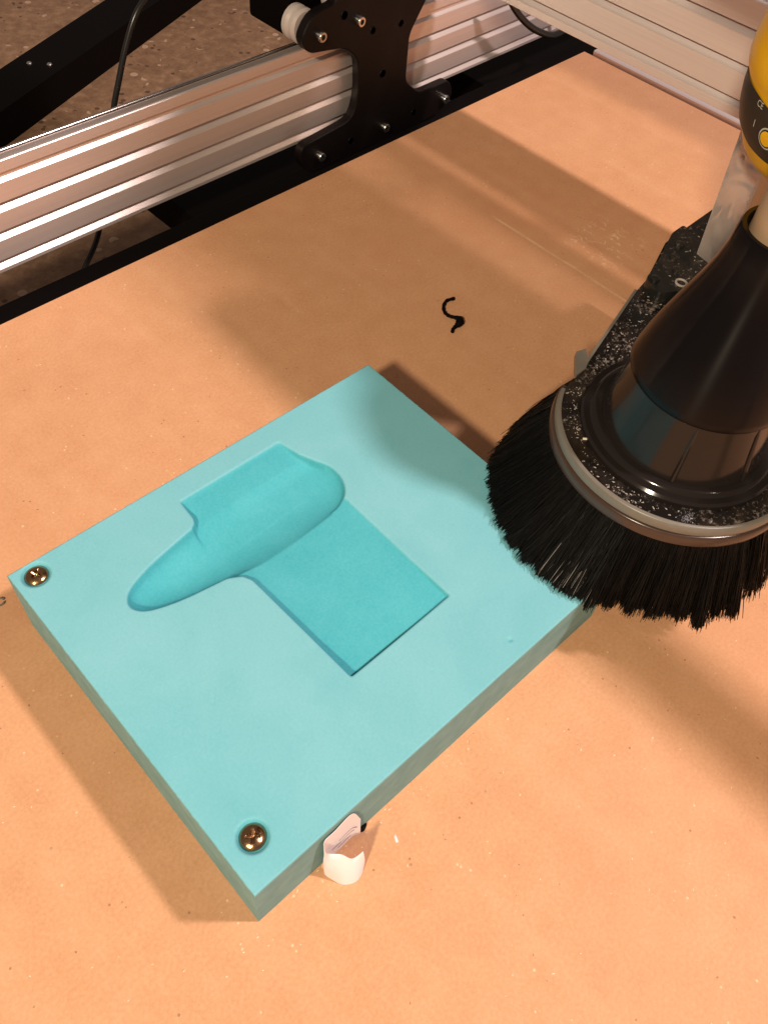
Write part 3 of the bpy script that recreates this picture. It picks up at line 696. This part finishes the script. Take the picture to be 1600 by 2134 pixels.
wrap_text('I', 150, 161 + RZ, 4.0, 'print_switch', ro)
def disc(t0, z0, r_, off, name, mat):
    v = []; 
    for i in range(28):
        a2 = 2 * math.pi * i / 28; z = z0 + r_ * math.sin(a2); r = rad_at(z) + off; a_ = math.radians(t0) + r_ * math.cos(a2) / r; v.append((RX + r * math.cos(a_), RY + r * math.sin(a_), z))
    r = rad_at(z0) + off; v.append((RX + r * math.cos(math.radians(t0)), RY + r * math.sin(math.radians(t0)), z0))
    return mesh_obj(name, v, [(i, (i + 1) % 28, 28) for i in range(28)], mat, ro)
disc(163, 160.5 + RZ, 4.0, 0.5, 'dial_ring', 'print'); disc(163, 160.5 + RZ, 3.4, 0.65, 'dial_gap', 'label'); disc(163, 160.5 + RZ, 2.8, 0.8, 'dial_dot', 'yellow')

# ------------------------------------------------------------------ paper strip curling out from under the block
lo_ = [(74.5, 48.4, 1), (71, 49.3, 3), (65.5, 49.4, 3), (58.5, 49.5, 2), (55.8, 47.5, .4), (56.3, 44.4, .15), (58, 40.2, .15), (61.7, 37.8, .15), (65, 38, .8), (67, 39, 2)]
hi_ = [(73.6, 49.0, 20), (69, 49.6, 35), (61.5, 49.7, 34), (56.4, 49.6, 34), (56.0, 48.2, 26), (57.8, 48.0, 20), (61.1, 45.3, 17.5), (63.0, 42.4, 15), (65.0, 41.4, 16), (67.0, 40.9, 18)]
L2 = spline(lo_, 6); H2 = spline(hi_, 6); n_ = len(L2); v = []; f = []
for i in range(n_):
    tang = (L2[min(i + 1, n_ - 1)] - L2[max(i - 1, 0)]).normalized(); nr_ = Vector((tang.y, -tang.x, 0))
    for j in range(7):
        s_ = j / 6; q_ = L2[i] * (1 - s_) + H2[i] * s_ + nr_ * (0.5 * math.sin(math.pi * s_) * (1 if i > n_ * 0.4 else 0))
        for sg in (0.0, 0.14): v.append((q_.x + nr_.x * sg, q_.y + nr_.y * sg, q_.z))
def pid(i, j, s_): return (i * 7 + j) * 2 + s_
for i in range(n_ - 1):
    for j in range(6):
        f.append((pid(i, j, 0), pid(i + 1, j, 0), pid(i + 1, j + 1, 0), pid(i, j + 1, 0))); f.append((pid(i, j, 1), pid(i, j + 1, 1), pid(i + 1, j + 1, 1), pid(i + 1, j, 1)))
    f.append((pid(i, 6, 0), pid(i + 1, 6, 0), pid(i + 1, 6, 1), pid(i, 6, 1))); f.append((pid(i, 0, 0), pid(i, 0, 1), pid(i + 1, 0, 1), pid(i + 1, 0, 0)))
for i in (0, n_ - 1):
    for j in range(6): f.append((pid(i, j, 0), pid(i, j + 1, 0), pid(i, j + 1, 1), pid(i, j, 1)))
pt = thing('paper_strip', (64, 45, 0), 'small curled strip of white paper against the front of the teal block', 'paper')
mesh_obj('strip', v, f, 'paper', pt, smooth=True, sharp=60)
for s_, i0, i1 in ((0.30, 0.10, 0.30), (0.42, 0.06, 0.24), (0.16, 0.14, 0.27)):
    MB().tube([L2[i] * (1 - s_) + H2[i] * s_ + Vector((0, -0.12, 0)) for i in range(int(i0 * n_), int(i1 * n_))], 0.16, 5).obj('printed_line', 'ink', pt)

# ------------------------------------------------------------------ small litter on the bed
cv = spline([(327.5, 229.9, 1.0), (322.3, 231.3, 1.0), (317.1, 229.0, 1.0), (313.8, 225.1, 1.1), (313.3, 221.3, 1.2), (314.3, 218.3, 1.6), (315.4, 215.2, 1.9), (313.0, 212.8, 1.9), (309.6, 212.6, 1.4), (306.8, 212.2, 1.1), (304.8, 210.9, 1.0)], 5)
rad = [1.0 + (1.5 * math.exp(-((i / len(cv) - 0.66) / 0.10) ** 2)) + 0.12 * math.sin(i * 1.7) for i in range(len(cv))]
tag(MB().tube(cv, rad, 10).obj('plastic_shaving', 'black', smooth=True), 'curled black plastic shaving lying alone on the bed', 'shaving')
tag(MB().tube(spline([(74.6, 49.6, 0.9), (76.5, 49.4, 1.2), (78.6, 49.6, 0.8)], 4), [0.5, 0.9, 1.2, 1.4, 1.3, 1.1, 0.9, 0.7, 0.4], 8).obj('dark_crumb', 'black', smooth=True), 'tiny dark crumb beside the paper strip', 'crumb')
tag(chips('pale_chip', [(83.0, 38.0, 0.0)], 0.8, 0.85, 'paper', None), 'pale chip on the bed right of the paper strip', 'chip')
tt = MB(); tt.tube([(30.2 + 2.0 * math.cos(a_), 221.6 + 1.7 * math.sin(a_), 0.5) for a_ in np.linspace(0, 5.6, 22)], 0.45, 6)
tag(tt.obj('grey_curl', 'edge', smooth=True), 'tiny grey ring-shaped curl at the left edge of the bed', 'curl')
pp = []
for _ in range(260):
    x = random.uniform(-60, 300); y = random.uniform(-80, 360)
    bu = (x - BX) * cr + (y - BY) * sr; bv2 = -(x - BX) * sr + (y - BY) * cr
    if -2 < bu < BL + 2 and -2 < bv2 < BW + 2: continue
    pp.append((x, y, 0.0))
for _ in range(45):
    t = random.random(); x, y, _z = blk(random.gauss(60, 30), -abs(random.gauss(0, 4)) - 0.6, 0); pp.append((x, y, 0.0))
c = chips('sawdust_specks', pp, 0.08, 0.28, 'chip', None); c['kind'] = 'stuff'; c['label'] = 'fine pale sawdust specks scattered over the bed'

for o in list(bpy.data.objects):
    if '_w' in o: del o['_w']
